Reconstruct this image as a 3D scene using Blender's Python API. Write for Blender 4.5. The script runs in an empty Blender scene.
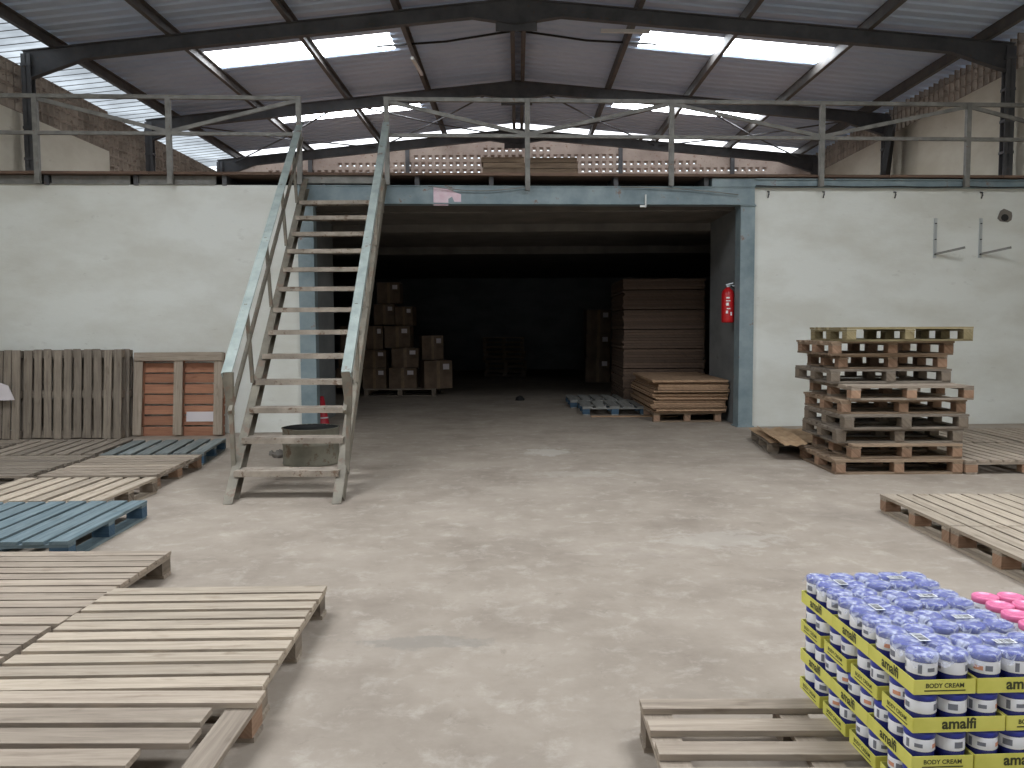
import bpy, math, random
from mathutils import Vector, Matrix, Euler
random.seed(7)
R = math.radians
SC = bpy.context.scene
COL = SC.collection
# ------------------------------------------------------------------ camera
cam_d = bpy.data.cameras.new('camera')
cam = bpy.data.objects.new('camera', cam_d); COL.objects.link(cam)
cam_d.sensor_width = 36.0; cam_d.lens = 830/1024*36.0
cam_d.clip_start = .05; cam_d.clip_end = 200
PITCH = math.atan(56/830); YAW = math.atan(6/830); ROLL = R(.3)
cam.location = (0, 0, 1.40)
cam.rotation_euler = (Matrix.Rotation(YAW, 3, 'Z') @ Matrix.Rotation(math.pi/2-PITCH, 3, 'X') @ Matrix.Rotation(-ROLL, 3, 'Z')).to_euler()
SC.camera = cam
SC.view_settings.view_transform = 'Standard'
SC.view_settings.look = 'None'
SC.view_settings.gamma = 1
SC.view_settings.exposure = 0.16

# ------------------------------------------------------------------ materials
MATS = {}
def newmat(name):
    m = bpy.data.materials.new(name); m.use_nodes = True
    nt = m.node_tree; nt.nodes.clear()
    out = nt.nodes.new('ShaderNodeOutputMaterial')
    MATS[name] = m
    return m, nt, out
def N(nt, t, **kw):
    n = nt.nodes.new(t)
    for k, v in kw.items():
        if k in ('inputs',):
            for a, b in v.items(): n.inputs[a].default_value = b
        else: setattr(n, k, v)
    return n
def c4(c): return (c[0], c[1], c[2], 1)
def srgb(r, g, b):
    f = lambda v: (v/255/12.92) if v/255 <= .04045 else ((v/255+.055)/1.055)**2.4
    return (f(r), f(g), f(b))
def ramp(nt, stops):
    n = nt.nodes.new('ShaderNodeValToRGB'); e = n.color_ramp.elements
    while len(e) < len(stops): e.new(.5)
    for i, (p, c) in enumerate(stops): e[i].position = p; e[i].color = c4(c)
    return n
def noisy(name, ca, cb, scale=3.0, rough=.8, detail=6, bump=0.0, metal=0.0, stretch=(1, 1, 1), lo=.35, hi=.65, spot=None, spotscale=14, spotat=.7, bscale=40):
    """two colours blended by noise in object space, optional worn spots of a third colour"""
    m, nt, out = newmat(name)
    tc = N(nt, 'ShaderNodeTexCoord'); mp = N(nt, 'ShaderNodeMapping'); mp.inputs['Scale'].default_value = stretch
    nt.links.new(tc.outputs['Object'], mp.inputs[0])
    nz = N(nt, 'ShaderNodeTexNoise', inputs={'Scale': scale, 'Detail': detail, 'Roughness': .6})
    nt.links.new(mp.outputs[0], nz.inputs[0])
    rp = ramp(nt, [(lo, ca), (hi, cb)]); nt.links.new(nz.outputs[0], rp.inputs[0])
    colr = rp.outputs[0]
    if spot:
        n2 = N(nt, 'ShaderNodeTexNoise', inputs={'Scale': spotscale, 'Detail': 5, 'Roughness': .65})
        nt.links.new(mp.outputs[0], n2.inputs[0])
        r2 = ramp(nt, [(spotat-.03, (0, 0, 0)), (spotat+.04, (1, 1, 1))]); nt.links.new(n2.outputs[0], r2.inputs[0])
        mx = N(nt, 'ShaderNodeMix', data_type='RGBA'); nt.links.new(r2.outputs[0], mx.inputs[0])
        nt.links.new(colr, mx.inputs[6]); mx.inputs[7].default_value = c4(spot); colr = mx.outputs[2]
    b = N(nt, 'ShaderNodeBsdfPrincipled', inputs={'Roughness': rough, 'Metallic': metal})
    nt.links.new(colr, b.inputs['Base Color'])
    if bump:
        nb = N(nt, 'ShaderNodeTexNoise', inputs={'Scale': bscale, 'Detail': 6}); nt.links.new(mp.outputs[0], nb.inputs[0])
        bp = N(nt, 'ShaderNodeBump', inputs={'Strength': bump, 'Distance': .01}); nt.links.new(nb.outputs[0], bp.inputs['Height'])
        nt.links.new(bp.outputs[0], b.inputs['Normal'])
    nt.links.new(b.outputs[0], out.inputs[0])
    return m
def wood(name, ca, cb, stain=None, rough=.85):
    m, nt, out = newmat(name)
    uv = N(nt, 'ShaderNodeUVMap'); uv.uv_map = 'UV'
    mp = N(nt, 'ShaderNodeMapping'); mp.inputs['Scale'].default_value = (2.2, 34, 1); nt.links.new(uv.outputs[0], mp.inputs[0])
    nz = N(nt, 'ShaderNodeTexNoise', inputs={'Scale': 1.0, 'Detail': 7, 'Roughness': .65, 'Distortion': .6}); nt.links.new(mp.outputs[0], nz.inputs[0])
    rp = ramp(nt, [(.3, ca), (.68, cb)]); nt.links.new(nz.outputs[0], rp.inputs[0])
    # knots and blotches
    mp2 = N(nt, 'ShaderNodeMapping'); mp2.inputs['Scale'].default_value = (3.0, 9, 1); nt.links.new(uv.outputs[0], mp2.inputs[0])
    n2 = N(nt, 'ShaderNodeTexNoise', inputs={'Scale': 1.6, 'Detail': 4}); nt.links.new(mp2.outputs[0], n2.inputs[0])
    r2 = ramp(nt, [(.60, (1, 1, 1)), (.74, (.62, .58, .54))]); nt.links.new(n2.outputs[0], r2.inputs[0])
    m1 = N(nt, 'ShaderNodeMix', data_type='RGBA', blend_type='MULTIPLY'); m1.inputs[0].default_value = .9
    nt.links.new(rp.outputs[0], m1.inputs[6]); nt.links.new(r2.outputs[0], m1.inputs[7])
    at = N(nt, 'ShaderNodeAttribute'); at.attribute_name = 'tone'
    m2 = N(nt, 'ShaderNodeMix', data_type='RGBA', blend_type='MULTIPLY'); m2.inputs[0].default_value = 1
    nt.links.new(m1.outputs[2], m2.inputs[6]); nt.links.new(at.outputs['Color'], m2.inputs[7])
    b = N(nt, 'ShaderNodeBsdfPrincipled', inputs={'Roughness': rough}); nt.links.new(m2.outputs[2], b.inputs['Base Color'])
    bp = N(nt, 'ShaderNodeBump', inputs={'Strength': .35, 'Distance': .004}); nt.links.new(nz.outputs[0], bp.inputs['Height'])
    nt.links.new(bp.outputs[0], b.inputs['Normal'])
    nt.links.new(b.outputs[0], out.inputs[0])
    return m
def flat(name, c, rough=.5, metal=0.0, spec=.5):
    m, nt, out = newmat(name)
    b = N(nt, 'ShaderNodeBsdfPrincipled', inputs={'Base Color': c4(c), 'Roughness': rough, 'Metallic': metal})
    nt.links.new(b.outputs[0], out.inputs[0]); return m
def emit(name, c, s, ripple=False):
    m, nt, out = newmat(name)
    e = N(nt, 'ShaderNodeEmission', inputs={'Color': c4(c), 'Strength': s})
    if ripple:
        tc = N(nt, 'ShaderNodeTexCoord'); nz = N(nt, 'ShaderNodeTexNoise', inputs={'Scale': 1.2, 'Detail': 4})
        nt.links.new(tc.outputs['Object'], nz.inputs[0])
        rp = ramp(nt, [(.35, tuple(v*.55 for v in c)), (.65, c)]); nt.links.new(nz.outputs[0], rp.inputs[0])
        nt.links.new(rp.outputs[0], e.inputs[0])
    nt.links.new(e.outputs[0], out.inputs[0]); return m

SKY_E = 13.0
emit('skylight', (.90, .95, 1.0), SKY_E)
emit('skylight_strip', (.92, .95, 1.0), 2.6)
emit('side_sheet', (.66, .74, .82), 1.15, ripple=True)
wood('wood_tan', srgb(138, 124, 110), srgb(178, 163, 146))
wood('wood_pale', srgb(152, 138, 122), srgb(190, 175, 156))
wood('wood_grey', srgb(112, 101, 90), srgb(152, 140, 126))
wood('wood_brown', srgb(116, 96, 78), srgb(160, 138, 115))
wood('wood_red', srgb(142, 96, 74), srgb(178, 128, 100))
wood('wood_blue', srgb(84, 104, 112), srgb(124, 138, 142))
wood('wood_bluegrey', srgb(98, 106, 108), srgb(138, 142, 138))
wood('wood_yellow', srgb(118, 106, 74), srgb(152, 138, 104))
wood('block_red', srgb(136, 106, 84), srgb(168, 136, 112))
wood('block_grey', srgb(104, 92, 80), srgb(142, 128, 112))
wood('block_blue', srgb(48, 74, 96), srgb(72, 98, 118))
wood('panel_board', srgb(146, 116, 90), srgb(180, 148, 118))
wood('panel_dark', srgb(80, 64, 52), srgb(102, 82, 68))
wood('wood_dusty', srgb(128, 128, 124), srgb(156, 154, 148))
wood('plank_deck', srgb(98, 78, 66), srgb(130, 104, 88))
noisy('cardboard', srgb(158, 128, 98), srgb(188, 158, 124), scale=4, rough=.9)
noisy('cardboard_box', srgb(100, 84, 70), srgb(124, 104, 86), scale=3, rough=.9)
noisy('tape', srgb(118, 96, 72), srgb(136, 110, 82), scale=5, rough=.4)
noisy('steel_dark', srgb(66, 66, 68), srgb(88, 88, 90), scale=3, rough=.6, spot=srgb(92, 76, 64), spotat=.64)
noisy('steel_purlin', srgb(72, 70, 70), srgb(96, 92, 88), scale=3, rough=.6, spot=srgb(110, 84, 62), spotat=.62)
noisy('steel_blue', srgb(112, 128, 134), srgb(142, 156, 160), scale=3, rough=.6, spot=srgb(126, 104, 94), spotat=.66, spotscale=6)
noisy('rail_grey', srgb(108, 106, 102), srgb(136, 134, 128), scale=6, rough=.6, spot=srgb(120, 96, 82), spotat=.66)
noisy('stair_paint', srgb(104, 98, 87), srgb(132, 125, 111), scale=5, rough=.65, spot=srgb(118, 100, 86), spotat=.58, spotscale=9)
noisy('stair_rail_paint', srgb(132, 142, 138), srgb(160, 168, 163), scale=5, rough=.6, spot=srgb(118, 100, 90), spotat=.64, spotscale=7)
noisy('tread_steel', srgb(132, 122, 110), srgb(166, 154, 140), scale=6, rough=.8, spot=srgb(110, 90, 74), spotat=.6)
noisy('roof_metal', srgb(184, 202, 226), srgb(200, 214, 232), scale=.7, rough=.6)
noisy('claustra_pink', srgb(160, 144, 134), srgb(186, 170, 158), scale=1.5, rough=.9, spot=srgb(150, 122, 108), spotat=.62)
noisy('claustra_brown', srgb(124, 112, 100), srgb(156, 142, 128), scale=2, rough=.9, spot=srgb(110, 94, 82), spotat=.6)
noisy('black_rubber', srgb(18, 18, 19), srgb(30, 30, 30), scale=4, rough=.7)
noisy('rust', srgb(84, 66, 54), srgb(116, 96, 80), scale=5, rough=.85)
noisy('drum_paint', srgb(104, 102, 90), srgb(130, 125, 110), scale=5, rough=.7, spot=srgb(98, 80, 64), spotat=.6, spotscale=7)
noisy('concrete', srgb(100, 95, 89), srgb(120, 114, 107), scale=2, rough=.95)
noisy('paint_red', srgb(176, 22, 26), srgb(196, 30, 34), scale=3, rough=.35)
noisy('paint_cone', srgb(168, 30, 44), srgb(190, 42, 56), scale=3, rough=.5)
flat('white_paint', srgb(225, 225, 222), .6)
flat('paper_white', srgb(214, 206, 208), .8)
noisy('paper_pink', srgb(214, 178, 190), srgb(226, 206, 212), scale=7, rough=.85)
flat('black_ink', srgb(20, 20, 20), .6)
flat('jar_blue', srgb(40, 44, 110), .25)
flat('lid_blue', srgb(50, 62, 158), .3)
flat('jar_pink', srgb(214, 120, 160), .3)
flat('lid_pink', srgb(232, 120, 164), .3)
flat('label_white', srgb(236, 236, 240), .4)
flat('print_orange', srgb(214, 150, 120), .5)
flat('print_grey', srgb(120, 122, 132), .5)
noisy('tray_yellow', srgb(208, 203, 92), srgb(222, 216, 110), scale=10, rough=.6)
noisy('tray_orange', srgb(206, 170, 120), srgb(214, 180, 130), scale=10, rough=.6)
flat('olive_ink', srgb(60, 62, 34), .6)
flat('zinc', srgb(190, 195, 198), .35, .6)
# clear film
def film(name):
    m, nt, out = newmat(name)
    tr = N(nt, 'ShaderNodeBsdfTransparent'); g = N(nt, 'ShaderNodeBsdfPrincipled', inputs={'Base Color': (.80, .84, 1, 1), 'Roughness': .18})
    tc = N(nt, 'ShaderNodeTexCoord'); nz = N(nt, 'ShaderNodeTexNoise', inputs={'Scale': 34, 'Detail': 2.5, 'Distortion': 1.2})
    nt.links.new(tc.outputs['Object'], nz.inputs[0])
    bp = N(nt, 'ShaderNodeBump', inputs={'Strength': .6, 'Distance': .003}); nt.links.new(nz.outputs[0], bp.inputs['Height'])
    nt.links.new(bp.outputs[0], g.inputs['Normal'])
    rp = ramp(nt, [(.46, (.15, .15, .15)), (.68, (.6, .6, .6))]); nt.links.new(nz.outputs[0], rp.inputs[0])
    mx = N(nt, 'ShaderNodeMixShader'); nt.links.new(rp.outputs[0], mx.inputs[0])
    nt.links.new(tr.outputs[0], mx.inputs[1]); nt.links.new(g.outputs[0], mx.inputs[2]); nt.links.new(mx.outputs[0], out.inputs[0])
film('film')
def floor_mat():
    m, nt, out = newmat('floor')
    tc = N(nt, 'ShaderNodeTexCoord')
    def nz(sc, det=6, rgh=.6, dist=0):
        n = N(nt, 'ShaderNodeTexNoise', inputs={'Scale': sc, 'Detail': det, 'Roughness': rgh, 'Distortion': dist}); nt.links.new(tc.outputs['Object'], n.inputs[0]); return n.outputs[0]
    r1 = ramp(nt, [(.32, srgb(134, 122, 110)), (.5, srgb(152, 140, 127)), (.68, srgb(166, 154, 141))]); nt.links.new(nz(1.1, 9, .68), r1.inputs[0])
    cur = r1.outputs[0]
    def layer(src, lo, hi, c, fac, cur):
        r = ramp(nt, [(lo, (0, 0, 0)), (hi, (fac, fac, fac))]); nt.links.new(src, r.inputs[0])
        mx = N(nt, 'ShaderNodeMix', data_type='RGBA'); nt.links.new(r.outputs[0], mx.inputs[0]); nt.links.new(cur, mx.inputs[6]); mx.inputs[7].default_value = c4(c)
        return mx.outputs[2]
    cur = layer(nz(5.2, 9, .74, .3), .52, .70, srgb(186, 176, 164), .6, cur)
    cur = layer(nz(.55, 6, .6, .4), .56, .72, srgb(124, 113, 103), .6, cur)
    cur = layer(nz(6.5, 9, .75, 1), .6, .72, srgb(122, 111, 100), .65, cur)
    def patch(cx, cy, sx, sy, c, f, cur):     # a stain with its own outline
        mp = N(nt, 'ShaderNodeMapping'); mp.vector_type = 'TEXTURE'; mp.inputs['Location'].default_value = (cx, cy, 0); mp.inputs['Scale'].default_value = (sx, sy, 1)
        nt.links.new(tc.outputs['Object'], mp.inputs[0])
        ln = N(nt, 'ShaderNodeVectorMath', operation='LENGTH'); nt.links.new(mp.outputs[0], ln.inputs[0])
        ad = N(nt, 'ShaderNodeMath', operation='MULTIPLY_ADD'); nt.links.new(nz(7, 6, .7), ad.inputs[0]); ad.inputs[1].default_value = 2.4; nt.links.new(ln.outputs['Value'], ad.inputs[2])
        r = ramp(nt, [(.0, (f, f, f)), (.85, (f, f, f)), (1.0, (0, 0, 0))])
        sb = N(nt, 'ShaderNodeMath', operation='MULTIPLY'); nt.links.new(ad.outputs[0], sb.inputs[0]); sb.inputs[1].default_value = .48
        nt.links.new(sb.outputs[0], r.inputs[0])
        mx = N(nt, 'ShaderNodeMix', data_type='RGBA'); nt.links.new(r.outputs[0], mx.inputs[0]); nt.links.new(cur, mx.inputs[6]); mx.inputs[7].default_value = c4(c)
        return mx.outputs[2]
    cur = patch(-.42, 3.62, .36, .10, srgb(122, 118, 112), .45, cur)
    cur = patch(.33, 9.3, .34, .35, srgb(196, 189, 180), .5, cur)
    cur = patch(1.35, 5.4, .5, .3, srgb(186, 178, 168), .35, cur)
    cur = patch(.55, 7.9, .5, .25, srgb(184, 175, 165), .35, cur)
    cur = layer(nz(26, 4, .7), .68, .74, srgb(104, 92, 82), .55, cur)
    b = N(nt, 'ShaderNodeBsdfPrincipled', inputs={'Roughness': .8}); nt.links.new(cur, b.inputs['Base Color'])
    bp = N(nt, 'ShaderNodeBump', inputs={'Strength': .3, 'Distance': .006}); nt.links.new(nz(18, 8, .7), bp.inputs['Height']); nt.links.new(bp.outputs[0], b.inputs['Normal'])
    nt.links.new(b.outputs[0], out.inputs[0])
floor_mat()
def wall_mat(name, base, dirty, mark):
    m, nt, out = newmat(name)
    tc = N(nt, 'ShaderNodeTexCoord')
    mp = N(nt, 'ShaderNodeMapping'); mp.inputs['Scale'].default_value = (1, 1, 2.2); nt.links.new(tc.outputs['Object'], mp.inputs[0])
    def nz(sc, det=6, rgh=.6): n = N(nt, 'ShaderNodeTexNoise', inputs={'Scale': sc, 'Detail': det, 'Roughness': rgh}); nt.links.new(mp.outputs[0], n.inputs[0]); return n.outputs[0]
    r1 = ramp(nt, [(.35, dirty), (.6, base)]); nt.links.new(nz(.9, 7, .6), r1.inputs[0]); cur = r1.outputs[0]
    for sc, lo, hi, f in ((2.6, .64, .74, .35), (7.0, .66, .76, .5), (30, .74, .78, .5)):
        r = ramp(nt, [(lo, (0, 0, 0)), (hi, (f, f, f))]); nt.links.new(nz(sc, 6, .65), r.inputs[0])
        mx = N(nt, 'ShaderNodeMix', data_type='RGBA'); nt.links.new(r.outputs[0], mx.inputs[0]); nt.links.new(cur, mx.inputs[6]); mx.inputs[7].default_value = c4(mark); cur = mx.outputs[2]
    b = N(nt, 'ShaderNodeBsdfPrincipled', inputs={'Roughness': .9}); nt.links.new(cur, b.inputs['Base Color'])
    bp = N(nt, 'ShaderNodeBump', inputs={'Strength': .25, 'Distance': .01}); nt.links.new(nz(12, 8, .7), bp.inputs['Height']); nt.links.new(bp.outputs[0], b.inputs['Normal'])
    nt.links.new(b.outputs[0], out.inputs[0])
wall_mat('whitewash', srgb(222, 223, 217), srgb(208, 207, 198), srgb(172, 168, 158))
wall_mat('whitewash_side', srgb(206, 200, 184), srgb(190, 182, 164), srgb(150, 140, 126))
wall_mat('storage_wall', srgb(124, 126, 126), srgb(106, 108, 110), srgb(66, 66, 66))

# ------------------------------------------------------------------ mesh builder
class MB:
    def __init__(s, xf=None): s.v = []; s.f = []; s.uv = []; s.t = []; s.xf = xf; s.smooth = []
    def face(s, idx, uvs=None, tone=1.0, smooth=False):
        s.f.append(tuple(idx)); s.uv.append(uvs or [(0, 0)]*len(idx)); s.t.append(tone); s.smooth.append(smooth)
    def add(s, pts):
        b = len(s.v)
        for p in pts:
            p = Vector(p)
            s.v.append(s.xf @ p if s.xf else p)
        return b
    def box(s, c, sz, rot=None, tone=None):
        """box with grain along its longest side"""
        hx, hy, hz = sz[0]/2, sz[1]/2, sz[2]/2
        P = [Vector((x, y, z)) for x in (-hx, hx) for y in (-hy, hy) for z in (-hz, hz)]
        ax = max(range(3), key=lambda i: sz[i]); oth = [i for i in range(3) if i != ax]
        ou, ov = random.uniform(0, 50), random.uniform(0, 50)
        W = [((rot @ p) if rot else p) + Vector(c) for p in P]
        b = s.add(W); tone = 1.0 if tone is None else tone
        for q in ((0, 1, 3, 2), (4, 6, 7, 5), (0, 4, 5, 1), (2, 3, 7, 6), (0, 2, 6, 4), (1, 5, 7, 3)):
            s.face([b+i for i in q], [(P[i][ax]+ou, P[i][oth[0]]+P[i][oth[1]]+ov) for i in q], tone)
    def bx(s, x0, x1, y0, y1, z0, z1, tone=None): s.box(((x0+x1)/2, (y0+y1)/2, (z0+z1)/2), (abs(x1-x0), abs(y1-y0), abs(z1-z0)), None, tone)
    def bar(s, a, b, w, h, up=(0, 0, 1), tone=None):
        """rectangular bar from a to b; w across, h along up"""
        a, b = Vector(a), Vector(b); d = b-a; L = d.length; d.normalize()
        side = d.cross(Vector(up)).normalized(); u = side.cross(d)
        s.box((a+b)/2, (L, w, h), Matrix((d, side, u)).transposed(), tone)
    def tube(s, pts, r, n=8, cap=True):
        rings = []; pts = [Vector(p) for p in pts]
        for i, p in enumerate(pts):
            d = (pts[min(i+1, len(pts)-1)]-pts[max(i-1, 0)]).normalized()
            a = d.cross(Vector((0, 0, 1)) if abs(d.z) < .9 else Vector((1, 0, 0))).normalized(); b2 = d.cross(a)
            rings.append(s.add([p+(a*math.cos(t)+b2*math.sin(t))*r for t in [2*math.pi*k/n for k in range(n)]]))
        for i in range(len(rings)-1):
            for k in range(n):
                s.face([rings[i]+k, rings[i]+(k+1) % n, rings[i+1]+(k+1) % n, rings[i+1]+k], smooth=True)
        if cap:
            s.face([rings[0]+k for k in range(n)][::-1]); s.face([rings[-1]+k for k in range(n)])
    def lathe(s, prof, c=(0, 0, 0), n=24, wob=0):
        rings = []
        for (r, z) in prof:
            rings.append(s.add([(c[0]+r*math.cos(2*math.pi*k/n)*(1+wob*(k % 2)), c[1]+r*math.sin(2*math.pi*k/n)*(1+wob*(k % 2)), c[2]+z) for k in range(n)]))
        for i in range(len(rings)-1):
            for k in range(n):
                s.face([rings[i]+k, rings[i]+(k+1) % n, rings[i+1]+(k+1) % n, rings[i+1]+k], [(k/n, prof[i][1]), ((k+1)/n, prof[i][1]), ((k+1)/n, prof[i+1][1]), (k/n, prof[i+1][1])], smooth=True)
    def build(s, name, mat, parent=None, loc=None, bevel=0):
        me = bpy.data.meshes.new(name)
        me.from_pydata([tuple(p) for p in s.v], [], s.f)
        me.uv_layers.new(name='UV'); me.color_attributes.new('tone', 'FLOAT_COLOR', 'CORNER')
        uu = []; tt = []
        for fi, f in enumerate(s.f):
            t = s.t[fi]
            for k in range(len(f)):
                uu.extend(s.uv[fi][k]); tt.extend((t, t, t, 1))
        me.uv_layers['UV'].data.foreach_set('uv', uu)
        me.color_attributes['tone'].data.foreach_set('color', tt)
        for p, sm in zip(me.polygons, s.smooth): p.use_smooth = sm
        for mm in (mat if isinstance(mat, (list, tuple)) else [mat]): me.materials.append(MATS[mm])
        o = bpy.data.objects.new(name, me); COL.objects.link(o)
        if loc is not None:
            me.transform(Matrix.Translation(-Vector(loc))); o.location = loc
        if parent: o.parent = parent
        if bevel:
            b = o.modifiers.new('bevel', 'BEVEL'); b.width = bevel; b.segments = 2
        return o
def tag(o, label=None, cat=None, group=None, kind=None):
    if label: o['label'] = label
    if cat: o['category'] = cat
    if group: o['group'] = group
    if kind: o['kind'] = kind
    return o
def thing(name, label, cat, loc=(0, 0, 0), rz=0, group=None):
    o = bpy.data.objects.new(name, None); COL.objects.link(o)
    o.empty_display_size = .1
    o.location = loc; o.rotation_euler = (0, 0, rz)
    return tag(o, label, cat, group)
def kids(o, lst): return [c for c in lst if c.parent is o]
REG = {}
def copy_tree(o):
    c = o.copy(); COL.objects.link(c)
    for ch in REG[o.name]:
        d = ch.copy(); COL.objects.link(d); d.parent = c
        for g in REG.get(ch.name, []):
            e = g.copy(); COL.objects.link(e); e.parent = d
    return c
def S(o): return tag(o, kind='structure')

def arc(mb, r, a0, a1, z0, z1, n=8):
    b = mb.add([(r*math.cos(a0+(a1-a0)*i/n), r*math.sin(a0+(a1-a0)*i/n), z) for i in range(n+1) for z in (z0, z1)])
    for i in range(n): mb.face([b+2*i, b+2*i+2, b+2*i+3, b+2*i+1])
# ------------------------------------------------------------------ place, main measures
D0, WS = 11.42, math.tan(R(3.5))       # wall below the mezzanine, slightly skewed
WROT = Matrix.Translation((0, D0, 0)) @ Matrix.Rotation(R(3.5), 4, 'Z')
def wy(x): return D0 + WS*x
X = 7.32; RIDGE = 6.33; SL = .70/7.32
Y0, Y1 = -8.0, 21.2
def rz_(x): return RIDGE - SL*abs(x)
ZW, ZB, ZD = 3.32, 3.07, 3.48
FR = [12.4, 16.43, 20.3]

# floor
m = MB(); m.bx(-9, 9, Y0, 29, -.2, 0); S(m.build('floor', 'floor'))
# side walls, claustra
def claustra(mb, origin, du, dn, nu, nv, pitch=.175, hole=(.058, .042), thick=.13, skip=None, ru=.026, rv=.04):
    """wall of pierced blocks: origin corner, unit du along wall, dn normal (thickness dir), z up"""
    du = Vector(du); dn = Vector(dn); o = Vector(origin); up = Vector((0, 0, 1))
    hu, hv = hole
    for i in range(nu):
        for j in range(nv(i) if callable(nv) else nv):
            if skip and skip(i, j): continue
            p = o + du*pitch*i + up*pitch*j
            a = (pitch-hu)/2; b = (pitch-hv)/2
            def q(u, v, t): return p+du*u+up*v+dn*t
            outer = [(0, 0), (pitch, 0), (pitch, pitch), (0, pitch)]
            inner = [(a, b), (a+hu, b), (a+hu, b+hv), (a, b+hv)]
            rec = [(a-ru, b-rv), (a+hu+ru, b-rv), (a+hu+ru, b+hv+rv), (a-ru, b+hv+rv)]
            rings = [mb.add([q(u, v, 0) for u, v in outer]), mb.add([q(u, v, 0) for u, v in rec]), mb.add([q(u, v, .05) for u, v in inner]), mb.add([q(u, v, thick) for u, v in inner]), mb.add([q(u, v, thick) for u, v in outer])]
            for r0, r1 in zip(rings, rings[1:]):
                for k in range(4): mb.face([r0+k, r0+(k+1) % 4, r1+(k+1) % 4, r1+k])
for sx, nm in ((-1, 'wall_left'), (1, 'wall_right')):
    zc = 4.60 if sx < 0 else 5.14
    mb = MB()
    xi, xo = sx*X, sx*(X+.15)
    yend = 15.1 if sx < 0 else Y1
    mb.bx(xi, xo, Y0, yend, 0, zc)
    if sx < 0: mb.bx(xi, xo, yend, Y1, 0, 3.5)
    S(mb.build(nm, 'whitewash_side'))
    mb = MB(); nv = 4 if sx < 0 else 4
    claustra(mb, (xi, 8.1, zc), (0, 1, 0), (sx, 0, 0), int((yend-8.1)/.175+.5), nv, hole=(.125, .13) if sx < 0 else (.125, .160), thick=.15, ru=.004, rv=.004)
    if sx < 0: claustra(mb, (xi, 15.1, 3.5), (0, 1, 0), (-1, 0, 0), 35, 10, hole=(.125, .13), thick=.15, ru=.004, rv=.004)
    mb.bx(xi, xo, Y0, 8.1, zc, 5.6)
    S(mb.build(nm+'_claustra', 'claustra_brown'))
# gable beyond the mezzanine
mb = MB(); p = .175
def nv_g(i):
    xx = -7.35 + (i+.5)*p
    return max(0, int((rz_(xx)-.30-(3.5))/p))
claustra(mb, (-7.35, Y1, 3.5), (1, 0, 0), (0, 1, 0), 84, nv_g)
for i in range(84):
    x0 = -7.35+i*p; z0 = 3.5+nv_g(i)*p
    mb.bx(x0, x0+p, Y1, Y1+.13, z0, rz_(x0+p/2)+.1)
S(mb.build('wall_back', 'claustra_pink'))
mb = MB()
for xx in (-5.2, -2.75, 2.6, 5.4):
    mb.bx(xx-.05, xx+.05, Y1-.06, Y1, 3.5, rz_(xx)-.15)
S(mb.build('trim_1', 'steel_dark'))
# wall behind the photographer, with a wide gate
mb = MB(); mb.bx(-X, -2.5, Y0-.15, Y0, 0, 6.3); mb.bx(2.5, X, Y0-.15, Y0, 0, 6.3); mb.bx(-2.5, 2.5, Y0-.15, Y0, 3.6, 6.3)
S(mb.build('wall_front', 'whitewash'))

# ------------------------------------------------------------------ roof
SKYB = [(13.65, 14.42), (17.4, 18.25), (3.9, 6.3), (-.8, .7)]   # y bands; last two unseen, added and placed to light the hall floor
SKX = (2.05, 5.12)
STRIP = (20.42, 21.0)
def prof(y):
    t = (y % .25)/.25
    return 0.0 if t < .55 else (.028 if .62 < t < .93 else .014)
def sheet(mb, x0, x1, y0, y1):
    ys = []
    k = math.floor(y0/.25)
    while k*.25 <= y1:
        for t in (0, .55, .63, .92): 
            y = (k+t)*.25
            if y0 < y < y1: ys.append(y)
        k += 1
    ys = [y0]+ys+[y1]
    b = mb.add([(x, y, rz_(x)+prof(y)+.0) for y in ys for x in (x0, x1)])
    for i in range(len(ys)-1): mb.face([b+2*i, b+2*i+1, b+2*i+3, b+2*i+2])
nwin = 0
for s in (-1, 1):
    mb = MB()
    xe = 6.82 if s < 0 else 7.75
    bands = sorted(SKYB + [STRIP]); y = Y0-.3
    for (a, b) in bands:
        sheet(mb, 0, s*xe, y, a)
        if (a, b) != STRIP:
            sheet(mb, 0, s*SKX[0], a, b); sheet(mb, s*SKX[1], s*xe, a, b)
        else: sheet(mb, s*6.9, s*xe, a, b)
        y = b
    sheet(mb, 0, s*xe, y, Y1+.4)
    S(mb.build('ceiling', 'roof_metal'))
    for (a, b) in bands:
        nwin += 1
        mw = MB()
        if (a, b) == STRIP: sheet(mw, 0, s*6.9, a, b)
        else: sheet(mw, s*SKX[0], s*SKX[1], a, b)
        S(mw.build('window_%d' % nwin, 'skylight_strip' if (a, b) == STRIP else 'skylight'))
# pale plastic sheets along the left eave
nwin += 1
mw = MB(); sheet(mw, -6.82, -8.15, Y0-.3, Y1+.4); w = S(mw.build('window_%d' % nwin, 'side_sheet'))
mw = MB(); y = Y0
while y < Y1:
    mw.bar((-6.82, y, rz_(6.82)-.008), (-8.15, y, rz_(8.15)-.008), .016, .008); y += .25
S(mw.build('window_rib', 'steel_dark', w))
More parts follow.
